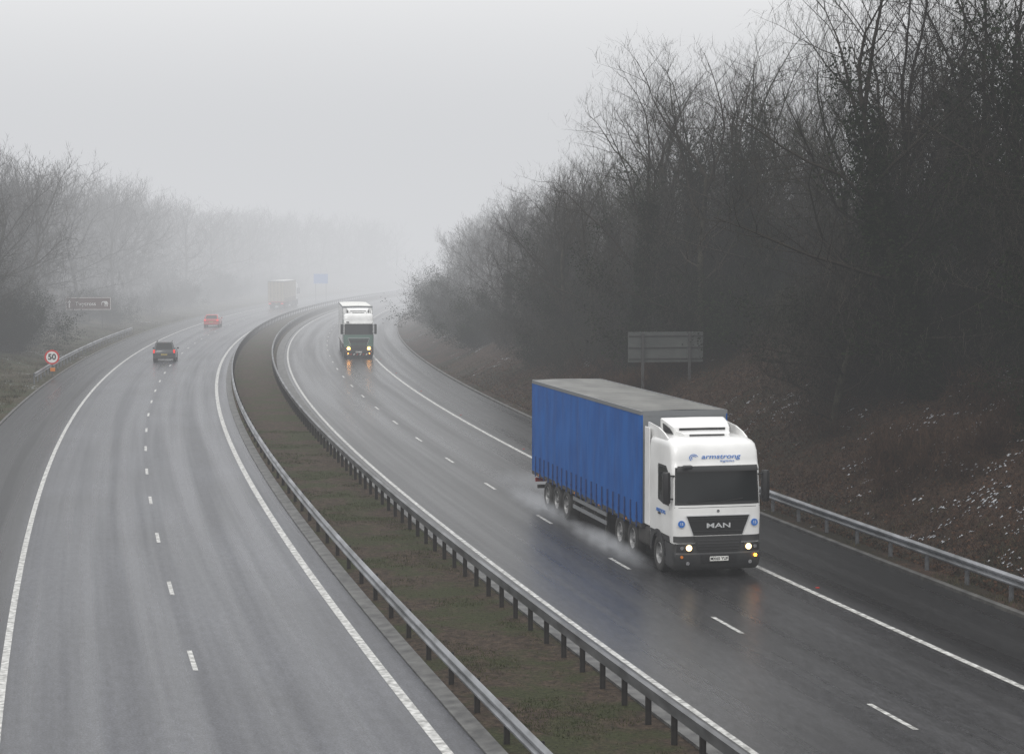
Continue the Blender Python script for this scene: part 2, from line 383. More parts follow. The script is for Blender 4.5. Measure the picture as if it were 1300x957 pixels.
def patch(name,keys,xa,xb,za,zb,off,m,parent,th=.012,nx=16,nz=4):
    V=[];F=[]
    for layer in (0,1):
        for j in range(nz+1):
            t=j/nz; z=za+(zb-za)*t; hw,yf,d=interp(keys,z)
            a=xa[0]+(xa[1]-xa[0])*t; b=xb[0]+(xb[1]-xb[0])*t
            for i in range(nx+1):
                x=a+(b-a)*i/nx; x=max(-hw*.995,min(hw*.995,x)); V.append((x,sy(x,hw,yf,d)-off+layer*(off+th*.5),z))
    w=nx+1; o=w*(nz+1)
    for j in range(nz):
        for i in range(nx):
            a=j*w+i; F.append((a,a+1,a+1+w,a+w)); F.append((a+o,a+o+w,a+o+w+1,a+o+1))
    for i in range(nx):
        F.append((i,i+o,i+1+o,i+1)); a=nz*w+i; F.append((a,a+1,a+1+o,a+o))
    for j in range(nz):
        a=j*w; F.append((a,a+w,a+w+o,a+o)); a=j*w+nx; F.append((a,a+o,a+w+o,a+w))
    ob=mk(name,V,F,m,parent,smooth=True)
    try: ob.data.set_sharp_from_angle(angle=math.radians(50))
    except Exception: pass
    return ob
def sidepane(name,keys,sx,pts,m,parent,off=.008):
    V=[]
    for y,z in pts: V.append((sx*(interp(keys,z)[0]+off),y,z))
    for y,z in pts: V.append((sx*(interp(keys,z)[0]-.01),y,z))
    k=len(pts); F=[tuple(range(k)),tuple(range(2*k-1,k-1,-1))]+[(i,(i+1)%k,(i+1)%k+k,i+k) for i in range(k)]
    return mk(name,V,F,m,parent)
def truck(label,loc,rz,cabm,lowm,headm,style,name='articulated_lorry'):
    T=thing(name,label,'lorry',loc,rz)
    cab=loft('cab',[plan(CABK,z,2.25) for z in (.95,1.05,1.2,1.45,1.7,2.0,2.3,2.6,3.0,3.05,3.2,3.4,3.5,3.58,3.62,3.66,3.69,3.72,3.75)],cabm,T)
    if style=='green':
        cab.data.materials.append(lowm)
        for p in cab.data.polygons:
            if p.center.z<2.0 or (p.center.y>.7 and p.center.z<3.2): p.material_index=1
    patch('windscreen_surround',CABK,(-1.19,-1.16),(1.19,1.16),2.0,3.0,.008,M_BLACK,cab,nx=26,nz=6)
    ws=patch('windscreen',CABK,(-1.14,-1.12),(1.14,1.12),2.08,2.93,.014,M_GLASS,cab,nx=26,nz=6)
    patch('sun_visor',CABK,(-1.14,-1.12),(1.14,1.12),2.90,3.05,.13,M_BLACK if style=='blue' else cabm,cab,th=-.2,nx=20,nz=2)
    for (x0,x1) in ((-.85,-.1),(-.05,.7)):
        V=[];F=[]
        for i in range(9):
            t=i/8; x=x0+(x1-x0)*t; z=2.06+.10*t; hw,yf,d=interp(CABK,z); y=sy(x,hw,yf,d)-.03; V+=[(x,y,z-.012),(x,y,z+.012),(x,y+.012,z+.012),(x,y+.012,z-.012)]
        for i in range(8):
            for j in range(4): a=i*4+j;b=i*4+(j+1)%4;F.append((a,b,b+4,a+4))
        mk('wiper',V,F,M_BLACK,cab)
    gz0,gz1=1.18,1.70
    gm=M_BLACK if style=='blue' else M_DGREY
    gr=patch('grille',CABK,(-.68,-.88),(.68,.88),gz0,gz1,.012,gm,cab,nx=18,nz=4)
    for z in (1.22,1.28,1.57,1.63):
        w=.69+(z-gz0)*.3; patch('grille_bar',CABK,(-w,-w),(w,w),z,z+.018,.03,M_DGREY if style=='blue' else lowm,gr,nx=12,nz=1)
    patch('grille_trim',CABK,(-.885,-.895),(.885,.895),gz1+.003,gz1+.03,.02,M_BADGE,gr,nx=14,nz=1)
    for s in (-1,1):
        a0,a1=(.685,.885),(.71,.91)
        if s<0: a0,a1=(-.71,-.91),(-.685,-.885)
        patch('grille_trim',CABK,a0,a1,gz0,gz1,.02,M_BADGE,gr,nx=1,nz=3)
    # panel gap under the windscreen
    patch('panel_gap',CABK,(-1.2,-1.2),(1.2,1.2),1.925,1.937,.003,M_BLACK,cab,nx=20,nz=1)
    if style=='blue':
        text('maker_lettering','MAN',.18,M_BADGE,gr,(0,-.045,1.44),off=.003,sx=1.75)
        disc('maker_emblem',(0,.0,1.83),.04,M_CHROME,cab)
        tr_=(math.radians(90-10),0,0)
        text('roof_lettering','armstrong',.175,M_BLUEP,cab,(.12,.17,3.28),rot=tr_,off=.001,sx=1.5,shear=.2)
        text('roof_lettering','logistics',.085,M_BLUEP,cab,(.30,.15,3.165),rot=tr_,off=.0,sx=1.5,shear=.2)
        for r0,r1 in ((.08,.098),(.04,.057)):
            V=[];F=[]
            for i in range(15):
                a=math.radians(20+i*15)
                for r in (r0,r1):
                    z=3.26+r*math.sin(a); V.append((-.64+r*1.3*math.cos(a),.168+(z-3.28)*.17,z))
            for i in range(14): F.append((2*i,2*i+1,2*i+3,2*i+2))
            mk('roof_emblem',V,F,M_BLUEP,cab)
        for s in (-1,1):
            hw,yf,d=interp(CABK,1.5); y=sy(1.03,hw,yf,d)
            e=disc('fleet_emblem',(s*1.03,y-.03,1.5),.095,M_BLUEP,cab,n=28,th=.02)
            text('fleet_number','15',.10,M_PLATE,cab,(s*1.03,y-.055,1.5))
        text('side_lettering','ARMSTRONG',.14,M_BLUEP,cab,(-1.26,1.15,1.72),rot=(math.pi/2,0,-math.pi/2),off=.002)
    for s in (-1,1):
        sidepane('door_window_frame',CABK,s,[(.42,1.94),(.52,2.84),(.72,3.0),(1.44,3.0),(1.44,2.02),(.95,1.94)],M_BLACK,cab,.006)
        sidepane('door_window',CABK,s,[(.48,1.99),(.58,2.80),(.76,2.94),(1.38,2.94),(1.38,2.07),(.95,1.99)],M_GLASS,cab,.012)
        sidepane('door_handle',CABK,s,[(1.2,1.62),(1.2,1.67),(1.38,1.67),(1.38,1.62)],M_BLACK,cab,.03)
        for pts in ([(1.47,1.1),(1.47,2.95),(1.485,2.95),(1.485,1.1)],[(.37,1.1),(.39,1.94),(.402,1.94),(.382,1.1)]):
            sidepane('door_seam',CABK,s,pts,M_BLACK,cab,.003)
        sidepane('side_skirt',CABK,s,[(.45,.952),(.45,1.12),(2.2,1.12),(2.2,.952)],M_DGREY,cab,.012)
        mir=bpy.data.objects.new('mirror',None); COL.objects.link(mir); mir.parent=T; mir.location=(s*1.40,.14,2.46)
        lp=[]
        for z,k in ((-.42,.75),(-.38,.95),(0,1),(.36,.95),(.42,.8)):
            lp.append([(-.11*k,.04,z),(-.09*k,-.06*k,z),(0,-.10*k,z),(.09*k,-.06*k,z),(.11*k,.04,z),(.1*k,.1,z),(-.1*k,.1,z)])
        loft('mirror_housing',lp,M_BLACK,mir)
        boxes('mirror_arm',[(-.22*s if s>0 else .02,-.02 if s>0 else .22,.0,.04,.30,.34),(-.22*s if s>0 else .02,-.02 if s>0 else .22,.0,.04,-.32,-.28)],M_BLACK,mir)
        box('mirror_glass',-.10,.10,.10,.108,-.34,.34,M_CHROME,mir)
        box('side_deflector',s*1.225-.02,s*1.225+.02,2.3,2.75,1.15,3.9,cabm,T,bevel=.015)
    mk('kerb_mirror',bv(-1.05,-.8,-.28,-.10,3.0,3.1),BOXF,M_BLACK,T,bevel=.03)
    # raised roof deflector: a flat angled spoiler standing on the roof, with a gap below its lip
    lp=[]
    for y,hw,z1 in ((.98,.62,3.76),(1.0,.66,3.82),(1.10,.70,3.86),(1.40,.76,3.88),(1.42,.80,3.96),(1.80,.88,4.08),(2.2,.92,4.16),(2.3,.92,4.16)):
        z0=3.70; h=z1-z0
        lp.append([(-hw,y,z0),(-hw,y,z0+h*.7),(-hw,y,z0+h*.95),(-hw*.96,y,z1),(0,y,z1+.01),(hw*.96,y,z1),(hw,y,z0+h*.95),(hw,y,z0+h*.7),(hw,y,z0)])
    fr=loft('roof_fairing',lp,cabm,T,smooth=False)
    for s in (-1,1):
        V=[(s*.80,1.46,3.78),(s*.915,1.95,3.78),(s*.925,2.0,4.04),(s*.86,1.62,3.93)]
        V=V+[(v[0]+s*.03,v[1]-.01,v[2]) for v in V]; mk('fairing_vent',V,[(0,1,2,3),(7,6,5,4),(0,4,5,1),(1,5,6,2),(2,6,7,3),(3,7,4,0)],M_BLACK,fr)
        lp=[]
        for y,z1 in ((.9,3.72),(1.25,3.84),(1.8,3.95),(2.75,4.02)): lp.append([(s*(1.10),y,3.6),(s*(1.16),y,3.6),(s*1.14,y,z1),(s*1.10,y,z1)])
        loft('air_deflector_wing',lp,cabm,fr,smooth=False)
    box('fairing_slot',-.5,.5,.965,1.01,3.765,3.805,M_BLACK,fr)
    box('fairing_slot',-.66,.66,1.375,1.41,3.892,3.945,M_BLACK,fr)
    bm=loft('bumper',[plan(BMPK,z,.86) for z in (.24,.28,.32,.4,.5,.68,.72,.93)],M_DGREY,T)
    patch('front_panel',BMPK,(-1.22,-1.22),(1.22,1.22),1.0,1.16,.006,M_DGREY if style=='blue' else lowm,bm,nx=24,nz=2)
    lg=patch('lower_grille',BMPK,(-.58,-.68),(.58,.68),.74,1.15,.02,M_BLACK,bm,nx=12,nz=2)
    patch('lower_grille',BMPK,(-.50,-.50),(.50,.50),.44,.66,.02,M_BLACK,bm,nx=12,nz=2)
    for z in (.80,.88,.96,1.04): patch('grille_bar',BMPK,(-.58,-.58),(.58,.58),z,z+.018,.04,M_DGREY,lg,nx=8,nz=1)
    pl=box('number_plate',-.26,.26,-.115,-.10,.50,.62,M_PLATE,bm)
    text('plate_characters','MX65 YUF',.11,M_BLACK,bm,(0,-.12,.56),off=.002)
    if style!='blue':
        for i in range(8):
            x0=-1.0+i*.26
            patch('warning_stripe',BMPK,(x0,x0+.06),(x0+.12,x0+.18),.3,.43,.02,M_REDP if i%2 else M_PLATE,bm,nx=3,nz=1)
    for s in (-1,1):
        a,b=(.72,1.16) if s>0 else (-1.16,-.72)
        hl=patch('headlight',BMPK,(a,a),(b,b),.76,.96,.02,M_BLACK,T,nx=8,nz=2)
        yy=lambda x: sy(x,1.23,-.03,.29)
        disc('headlight_lens',(s*.84,yy(.84)-.05,.86),.08 if style=='blue' else .13,headm,hl,n=20,th=.02)
        disc('inner_lens',(s*1.03,yy(1.03)-.04,.86),.05,M_CHROME,hl,n=16,th=.02)
        disc('fog_lamp',(s*.88,yy(.88)-.06,.45),.05,M_CHROME if style=='blue' else M_AMBERD,bm,n=16,th=.02)
        disc('side_marker',(s*1.04,yy(1.04)-.06,.62),.04,M_AMBER if (s>0 and style=='blue') else M_ORANGE,bm,n=12,th=.02)
        V=[];k=15
        for i in range(k+1):
            an=math.pi*i/k; 
            for r in (.555,.66): V.append((s*1.257,1.47-r*math.cos(an),.52+r*math.sin(an)))
            for r in (.66,.555): V.append((s*1.0,1.47-r*math.cos(an),.52+r*math.sin(an)))
        F=[]
        for i in range(k):
            for j in range(4): a_=i*4+j;b_=i*4+(j+1)%4;F.append((a_,b_,b_+4,a_+4))
        mk('wheel_arch',V,F,M_BLACK,T)
        box('step',s*1.02 if s>0 else -1.20,1.20 if s>0 else -1.02,.5,.84,.32,.93,M_DGREY,T,bevel=.02)
        box('cab_sill',s*1.02 if s>0 else -1.20,1.20 if s>0 else -1.02,2.15,2.35,.5,.94,M_DGREY,T,bevel=.02)
        lp=[]
        for y in (2.5,2.53,3.55,3.58):
            k=.92 if y in (2.5,3.58) else 1
            lp.append([(s*(.90+.28*k*math.copysign(abs(math.cos(a))**.5,math.cos(a))),y,.78+.3*k*math.copysign(abs(math.sin(a))**.5,math.sin(a))) for a in [2*math.pi*i/20 for i in range(20)]])
        loft('fuel_tank',lp,M_CHASS,T)
        box('mudguard',s*.82 if s>0 else -1.2,1.2 if s>0 else -.82,3.62,6.15,1.07,1.10,M_BLACK,T)
        wheel(T,s*1.06,1.47,side=s,name='wheel')
        for y in (4.2,5.55): wheel(T,s*1.03,y,side=s,name='wheel')
        for y in (11.75,13.05,14.35): wheel(T,s*1.05,y,r=.5,w=.38,side=s,name='wheel')
    boxes('chassis',[(-.45,-.33,1.0,6.6,.75,1.0),(.33,.45,1.0,6.6,.75,1.0),(-.9,.9,1.42,1.52,.42,.55),(-.9,.9,4.15,4.25,.45,.58),(-.9,.9,5.5,5.6,.45,.58),(-.8,.8,2.3,3.4,.6,1.05)],M_CHASS,T)
    y0,y1,zb,zt=2.98,16.5,1.12,4.27
    tr=bpy.data.objects.new('trailer',None); COL.objects.link(tr); tr.parent=T; tr.location=(0,0,0)
    boxes('trailer_chassis',[(-.55,-.40,5.8,y1-.05,.85,1.08),(.40,.55,5.8,y1-.05,.85,1.08),(-.9,.9,11.7,11.8,.44,.56),(-.9,.9,13.0,13.1,.44,.56),(-.9,.9,14.3,14.4,.44,.56),(-1.1,1.1,y1-.2,y1-.08,.5,.62),(-.6,.6,15.3,y1-.2,.5,.95),(-1.1,-1.0,7.3,7.42,.15,1.0),(1.0,1.1,7.3,7.42,.15,1.0)],M_CHASS,tr)
    boxes('bed_frame',[(-1.265,-1.20,y0,y1,1.0,zb),(1.20,1.265,y0,y1,1.0,zb),(-1.20,1.20,y0,y0+.1,1.0,zb),(-1.20,1.20,y1-.1,y1,1.0,zb)],M_CHASS if style!='tan' else M_REDP,tr)
    box('load_floor',-1.19,1.19,y0+.11,y1-.11,1.085,1.115,M_CHASS,tr)
    box('headboard',-1.25,1.25,y0,y0+.06,zb+.002,zt-.002,M_ALU if style=='blue' else cabm,tr,bevel=.015)
    boxes('rear_doors',[(-1.24,-.01,y1-.06,y1,zb+.003,zt-.003),(.01,1.24,y1-.06,y1,zb+.003,zt-.003)],M_ALU if style=='blue' else (M_TAN if style=='tan' else M_WHITE),tr,bevel=.01)
    boxes('lock_bars',[(x-.02,x+.02,y1+.002,y1+.04,zb,zt-.1) for x in (-.8,-.3,.3,.8)],M_GALV,tr)
    V=[];F=[];ny=80
    for i in range(ny+1):
        y=y0+(y1-y0)*i/ny; rib=.014 if i%4==0 else 0
        for j in range(9):
            x=-1.255+2.51*j/8; V.append((x,y,zt+.035*(1-(x/1.255)**2)+rib))
    for i in range(ny):
        for j in range(8): a=i*9+j; F.append((a,a+1,a+10,a+9))
    mk('trailer_roof',V,F,M_TROOF if style=='blue' else M_PLATE,tr)
    boxes('roof_rail',[(-1.275,-1.235,y0,y1,zt-.09,zt+.02),(1.235,1.275,y0,y1,zt-.09,zt+.02),(-1.235,1.235,y0-.01,y0+.03,zt-.12,zt+.035),(-1.235,1.235,y1-.03,y1+.01,zt-.12,zt+.035)],M_ALU,tr)
    cm={'blue':M_BLUE,'tan':M_TAN,'green':M_WHITE}[style]
    for s in (-1,1):
        V=[];F=[];ny=270;nz=12
        amp=.021 if style!='green' else .002
        for i in range(ny+1):
            y=y0+.07+(y1-y0-.14)*i/ny
            for j in range(nz+1):
                t=j/nz; z=zb-.06+(zt-.08-zb+.06)*t
                f=noise.noise((y*1.5,t*1.0,s*3))*1.0+noise.noise((y*5+t*2,t*.9,s*5))*.5+.45*math.cos(y*2*math.pi/.62+1.5*noise.noise((y*.7,0,2)))*(1-t)**2+noise.noise((y*1.1+t*2.5,t*3,s*7))*1.3
                V.append((s*(1.262+amp*f*(.35+.65*math.sin(math.pi*min(1,(1-t)*.9+.1)))),y,z))
        for i in range(ny):
            for j in range(nz): a=i*(nz+1)+j; F.append((a,a+1,a+nz+2,a+nz+1))
        mk('side_curtain',V,F,cm,tr,smooth=True)
        boxes('corner_post',[(s*1.25-.02,s*1.25+.02,y0-.005,y0+.075,zb,zt-.08),(s*1.25-.02,s*1.25+.02,y1-.075,y1+.005,zb,zt-.08)],M_BLUE if style=='blue' else M_ALU,tr)
        if style!='green':
            st=None
            for i in range(21):
                y=y0+.45+i*.625
                if st is None:
                    st=boxes('curtain_strap',[(-.012,.012,-.025,.025,-.16,.55),(-.02,.02,-.035,.035,.1,.19)],M_BLUED if style=='blue' else M_BLACK); m_=st.data; bpy.data.objects.remove(st)
                link('curtain_strap',m_,tr,(s*1.285,y,zb))
        sg=bpy.data.objects.new('side_guard',None); COL.objects.link(sg); sg.parent=tr
        boxes('guard_rail',[(s*1.2-.015,s*1.2+.015,6.9,10.95,.52,.64),(s*1.2-.015,s*1.2+.015,6.9,10.95,.78,.90)],M_ALU,sg)
        boxes('guard_upright',[(s*1.17-.015,s*1.17+.015,y,y+.06,.5,1.0) for y in (7.0,8.3,9.6,10.8)],M_CHASS,sg)
        box('tail_light',s*.95-.2,s*.95+.2,y1-.06,y1+.02,.72,.86,M_TAIL if style=='tan' else M_TAILOFF,tr)
        boxes('trailer_mudguard',[(s*1.05-.2,s*1.05+.2,11.15,14.95,1.015,1.04)],M_BLACK,tr)
        boxes('side_marker_lamp',[(s*1.27-.01,s*1.27+.012,y,y+.08,1.03,1.07) for y in (4.5,7.5,10.5,15.5)],M_ORANGE,tr)
    box('rear_number_plate',-.26,.26,y1+.003,y1+.02,.78,.9,M_YEL,tr)
    return T
TX,TY,TS=5.66,52.5,1.02
T1=truck('white cab lorry with blue curtain-sided trailer, headlights on, throwing spray',(TX,TY,0),math.atan(.224),M_WHITE,M_WHITE,M_HEAD,'blue')
mk('paper_sheet',[(-.72,.2,2.16),(-.5,.19,2.14),(-.5,.26,2.26),(-.72,.27,2.28)],[(0,1,2,3)],M_PLATE,T1)
T1.scale=(TS,TS,TS)
T2=truck('oncoming lorry with green and white cab, white box trailer, headlights glowing',(RX(11.0,160)+.2,160,0),head(166)+.0,M_WHITE,M_GREEN,M_HEADF,'green')
T3=truck('lorry with beige curtain-sided trailer seen from behind in fog',(RX(-5.2,314),314,0),head(306)+math.pi,M_WHITE,M_REDP,M_HEADF,'tan')

# ---------------------------------------------------------------- cars (rear at y=0 , facing +Y)
def car(label,loc,rz,paint,tall,name='car'):
    C=thing(name,label,'car',loc,rz); h=1.62 if tall else 1.45; W=.9
    zs=.98 if tall else .92
    prof=[(0.02,.42),(-.02,.62),(.0,.86),(.08,zs),(1.2,zs+.03),(3.0,zs),(4.0,zs-.14),(4.32,zs-.26),(4.4,.6),(4.38,.34),(4.1,.24),(.3,.24)]
    lp=[]
    for x,k in ((-W,.86),(-W+.05,.97),(-W+.14,1),(0,1.012),(W-.14,1),(W-.05,.97),(W,.86)):
        cy,cz=2.2,.62
        lp.append([(x,cy+(y-cy)*k,cz+(z-cz)*k) for y,z in prof])
    body=loft('body',lp,paint,C)
    b0,b1,t0,t1=(.12,3.1,.42,2.3) if tall else (.15,3.0,.75,2.2)
    wb,wt=.84,.66
    V=[(-wb,b0,zs-.02),(wb,b0,zs-.02),(wb,b1,zs-.02),(-wb,b1,zs-.02),(-wt,t0,h),(wt,t0,h),(wt,t1,h),(-wt,t1,h)]
    cb=mk('cabin',V,BOXF,paint,C,bevel=.06)
    def pane(nm,a,b,c,d,n,ins=(.08,.12),m=M_GLASS,off=.012):
        A,B,C_,D=[Vector(V[i]) for i in (a,b,c,d)]
        def q(u,v): return (A*(1-u)+B*u)*(1-v)+(D*(1-u)+C_*u)*v
        P=[q(ins[0],.12),q(1-ins[0],.12),q(1-ins[0],.86),q(ins[0],.86)]
        nn=Vector(n).normalized(); P2=[p-nn*.02 for p in P]; P=[p+nn*off for p in P]
        mk(nm,P+P2,[(0,1,2,3),(7,6,5,4),(0,4,5,1),(1,5,6,2),(2,6,7,3),(3,7,4,0)],m,cb)
    pane('rear_window',0,1,5,4,(0,-1,.3)); pane('windscreen',2,3,7,6,(0,1,.9)); 
    pane('side_window',1,2,6,5,(1,0,.3),(.06,.1)); pane('side_window',3,0,4,7,(-1,0,.3),(.06,.1))
    for s in (-1,1):
        if tall: box('tail_light',s*.80-.08,s*.80+.08,-.01,.1,.72,1.0,M_TAIL,C,bevel=.02)
        else: box('tail_light',s*.72-.14,s*.72+.14,-.015,.1,.72,.9,M_TAIL,C,bevel=.02)
        box('headlight',s*.68-.16,s*.68+.16,4.18,4.40,.60,.74,M_CHROME,C,bevel=.02)
        box('door_mirror',s*.98-.09,s*.98+.09,2.65,2.78,.95,1.08,paint,C,bevel=.02)
        for y in (.82,3.5):
            wheel(C,s*.80,y,r=.33,w=.22,side=s)
            disc('wheel_arch',(s*.885,y,.36),.385,M_BLACK,C,'x',24,.01,s)
    box('bumper',-.84,.84,-.06,.12,.28,.52,M_DGREY if tall else paint,C,bevel=.04)
    box('number_plate',-.26,.26,-.075,-.062,.56,.67,M_YEL,C)
    box('brake_light',-.2,.2,t0-.02,t0+.01,h-.07,h-.04,M_TAILOFF,C)
    if tall: boxes('roof_rails',[(-.62,-.58,.5,2.2,h+.02,h+.05),(.58,.62,.5,2.2,h+.02,h+.05)],M_BLACK,C)
    return C
car('dark estate car seen from behind with tail lights on wet road',(-28.1,155,0),head(155),M_DCAR,True)
car('small red hatchback seen from behind in mist',(-35.4,226,0),head(226),M_REDP,False)

# ---------------------------------------------------------------- signs
M_BROWN=mat('brown_sign',(.07,.018,.012),.5); M_SBLUE=mat('blue_sign',(.02,.20,.65),.5); M_SBACK=mat('grey_sign_back',(.06,.066,.064),.6,c2=(.085,.092,.088),scale=1,metal=.1)
M_SRED=mat('sign_red',(.5,.015,.015),.5); M_SW=mat('sign_white',(.70,.70,.69),.5); M_SK=mat('sign_black',(.01,.01,.01),.5); M_POST=mat('sign_post_grey',(.08,.08,.08),.5,metal=.4)
def signbase(label,X,Y,rz=0,name='road_sign',z=0):
    return thing(name,label,'road sign',(X,Y,z),rz)
S=signbase('brown tourist sign with white lettering and animal symbol on posts',-45.2,205,.1,z=1.2)
box('sign_panel',-2.4,2.4,-.02,.02,1.45,2.85,M_BROWN,S,bevel=.01)
boxes('sign_border',[(-2.36,2.36,-.03,-.022,2.75,2.81),(-2.36,2.36,-.03,-.022,1.49,1.55),(-2.36,-2.30,-.03,-.022,1.552,2.748),(2.30,2.36,-.03,-.022,1.552,2.748)],M_SW,S)
text('sign_lettering','Twycross',.56,M_SW,S,(-.30,-.03,2.12),off=.008)
mk('arrow_symbol',[(-2.05,-.03,1.7),(-1.93,-.03,1.7),(-1.93,-.03,2.25),(-1.8,-.03,2.25),(-1.99,-.03,2.6),(-2.18,-.03,2.25),(-2.05,-.03,2.25)],[(0,1,2,3,4,5,6)],M_SW,S)
el=[(0,0),(0,.45),(-.15,.62),(-.35,.62),(-.45,.5),(-.48,.2),(-.56,.2),(-.55,.55),(-.42,.75),(-.2,.82),(.35,.8),(.55,.62),(.62,.3),(.56,.32),(.5,.5),(.48,0),(.34,0),(.32,.32),(.12,.32),(.12,0)]
mk('animal_symbol',[(1.72+x*.62,-.03,1.83+z*.72) for x,z in el],[tuple(range(len(el)))],M_SW,S)
boxes('sign_post',[(-1.5,-1.4,.025,.12,-1.5,2.8)],M_POST,S); boxes('sign_post',[(1.4,1.5,.025,.12,-1.5,2.8)],M_POST,S)
S=signbase('round speed limit sign reading 50 on a pole in the verge',-32.6,136,.12,z=gz(-12.6,136))
box('sign_post',-.035,.035,.02,.09,-.3,1.75,M_POST,S)
disc('sign_face',(0,0,1.3),.52,M_SRED,S,n=40,th=.02)
disc('sign_centre',(0,-.022,1.3),.40,M_SW,S,n=40,th=.006)
text('sign_lettering','50',.56,M_SK,S,(0,-.032,1.3),off=.02)
box('reflective_plate',-.13,.22,-.03,.0,.28,.55,M_ORANGE,S,bevel=.02)
S=signbase('distant blue motorway sign on posts in fog',-35.0,352,0)
box('sign_panel',-1.3,1.3,-.02,.02,2.9,4.8,M_SBLUE,S)
boxes('sign_border',[(-1.26,1.26,-.03,-.022,4.7,4.76),(-1.26,1.26,-.03,-.022,2.94,3.0)],M_SW,S)
box('sign_post',-1.0,-.9,.03,.13,-.3,4.4,M_POST,S); box('sign_post',.9,1.0,.03,.13,-.3,4.4,M_POST,S)
oz=gz(20.6,95)
S=signbase('large road sign seen from its plain grey back on posts',7.6,95,.15,z=oz)
box('sign_panel',-1.9,1.9,-.02,.0,4.99-oz-1.5,4.99-oz,M_SBACK,S)
boxes('sign_rail',[(-1.88,1.88,-.07,-.022,z,z+.05) for z in (3.65-oz,4.2-oz,4.78-oz)],M_POST,S)
box('sign_post',-1.24,-1.12,-.19,-.072,-1.2,4.95-oz,M_POST,S); box('sign_post',1.12,1.24,-.19,-.072,-1.2,4.95-oz,M_POST,S)

# ---------------------------------------------------------------- vegetation
def tubes(segs,sides):
    A=np.array(segs,dtype=np.float64); P0=A[:,0:3];P1=A[:,3:6];R0=A[:,6];R1=A[:,7]
    d=P1-P0; d/=np.linalg.norm(d,axis=1,keepdims=True)+1e-9
    ref=np.where(np.abs(d[:,2:3])>.9,np.array([[1.,0,0]]),np.array([[0,0,1.]]))
    a=np.cross(d,ref); a/=np.linalg.norm(a,axis=1,keepdims=True)+1e-9; b=np.cross(d,a)
    n=len(A); V=np.zeros((n,2*sides,3))
    for k in range(sides):
        an=2*math.pi*k/sides; o=a*math.cos(an)+b*math.sin(an)
        V[:,k]=P0+o*R0[:,None]; V[:,sides+k]=P1+o*R1[:,None]
    base=(np.arange(n)*2*sides)[:,None]
    F=[]
    for k in range(sides if sides>2 else 1):
        k2=(k+1)%sides; F.append(np.concatenate([base+k,base+k2,base+sides+k2,base+sides+k],axis=1))
    return V.reshape(-1,3),np.concatenate(F)
def leaves(pts,size,r):
    P=np.array(pts); n=len(P); a=r.normal(size=(n,3)); a/=np.linalg.norm(a,axis=1,keepdims=True); b=r.normal(size=(n,3)); b=np.cross(a,b); b/=np.linalg.norm(b,axis=1,keepdims=True)
    s=(size*(.6+.8*r.rand(n)))[:,None]
    V=np.stack([P-a*s,P-b*s*.6,P+a*s,P+b*s*.6],axis=1).reshape(-1,3); F=np.arange(n*4).reshape(-1,4); return V,F
def rot_about(d,ang,az):
    d=d.normalized(); p=d.orthogonal().normalized(); q=d.cross(p); o=p*math.cos(az)+q*math.sin(az)
    return (d*math.cos(ang)+o*math.sin(ang)).normalized()
def branch(R,p,d,ln,r,lvl,segs,cfg,anchor):
    ns={1:6,2:4,3:2,4:1}[lvl]; pts=[p.copy()]; cur=p.copy(); dd=d.copy(); sl=ln/ns
    for i in range(ns):
        wob=.17 if lvl==1 else .15
        dd=dd+Vector((R.gauss(0,wob),R.gauss(0,wob),R.gauss(0,.10)+cfg['up'])); dd.normalize()
        nx=cur+dd*sl; ra=r*(1-i/ns*.85); rb=r*(1-(i+1)/ns*.85)
        segs[0 if lvl==1 else (1 if lvl<3 else 2)].append((*cur,*nx,ra,rb)); cur=nx; pts.append(cur.copy())
        if lvl<=2 and anchor is not None: anchor.append((cur.copy(),lvl))
    if lvl>=cfg['maxl']: return
    nc=cfg['nc'][lvl]
    for i in range(nc):
        t=.12+.88*(i+R.random())/nc; f=t*ns; k=min(ns-1,int(f)); q=pts[k].lerp(pts[k+1],f-k)
        base=(pts[k+1]-pts[k]).normalized()
        nd=rot_about(base,math.radians(R.uniform(30,68)),R.uniform(0,6.28))
        l2=ln*R.uniform(.38,.62)*(1-.45*t) if lvl<3 else R.uniform(.3,.7)
        branch(R,q,nd,max(l2,.4),max(r*{1:.40,2:.42,3:.6}[lvl]*(1-.5*t),cfg['minr']),lvl+1,segs,cfg,anchor)
def combine(segs,name,twig):
    Vs=[];Fs=[];n=0
    for s,k in zip(segs,(4,3,2)):
        if not s: continue
        v,f=tubes(s,k); Vs.append(v); Fs.append(f+n); n+=len(v)
    return npmesh(name,np.concatenate(Vs),np.concatenate(Fs),twig)
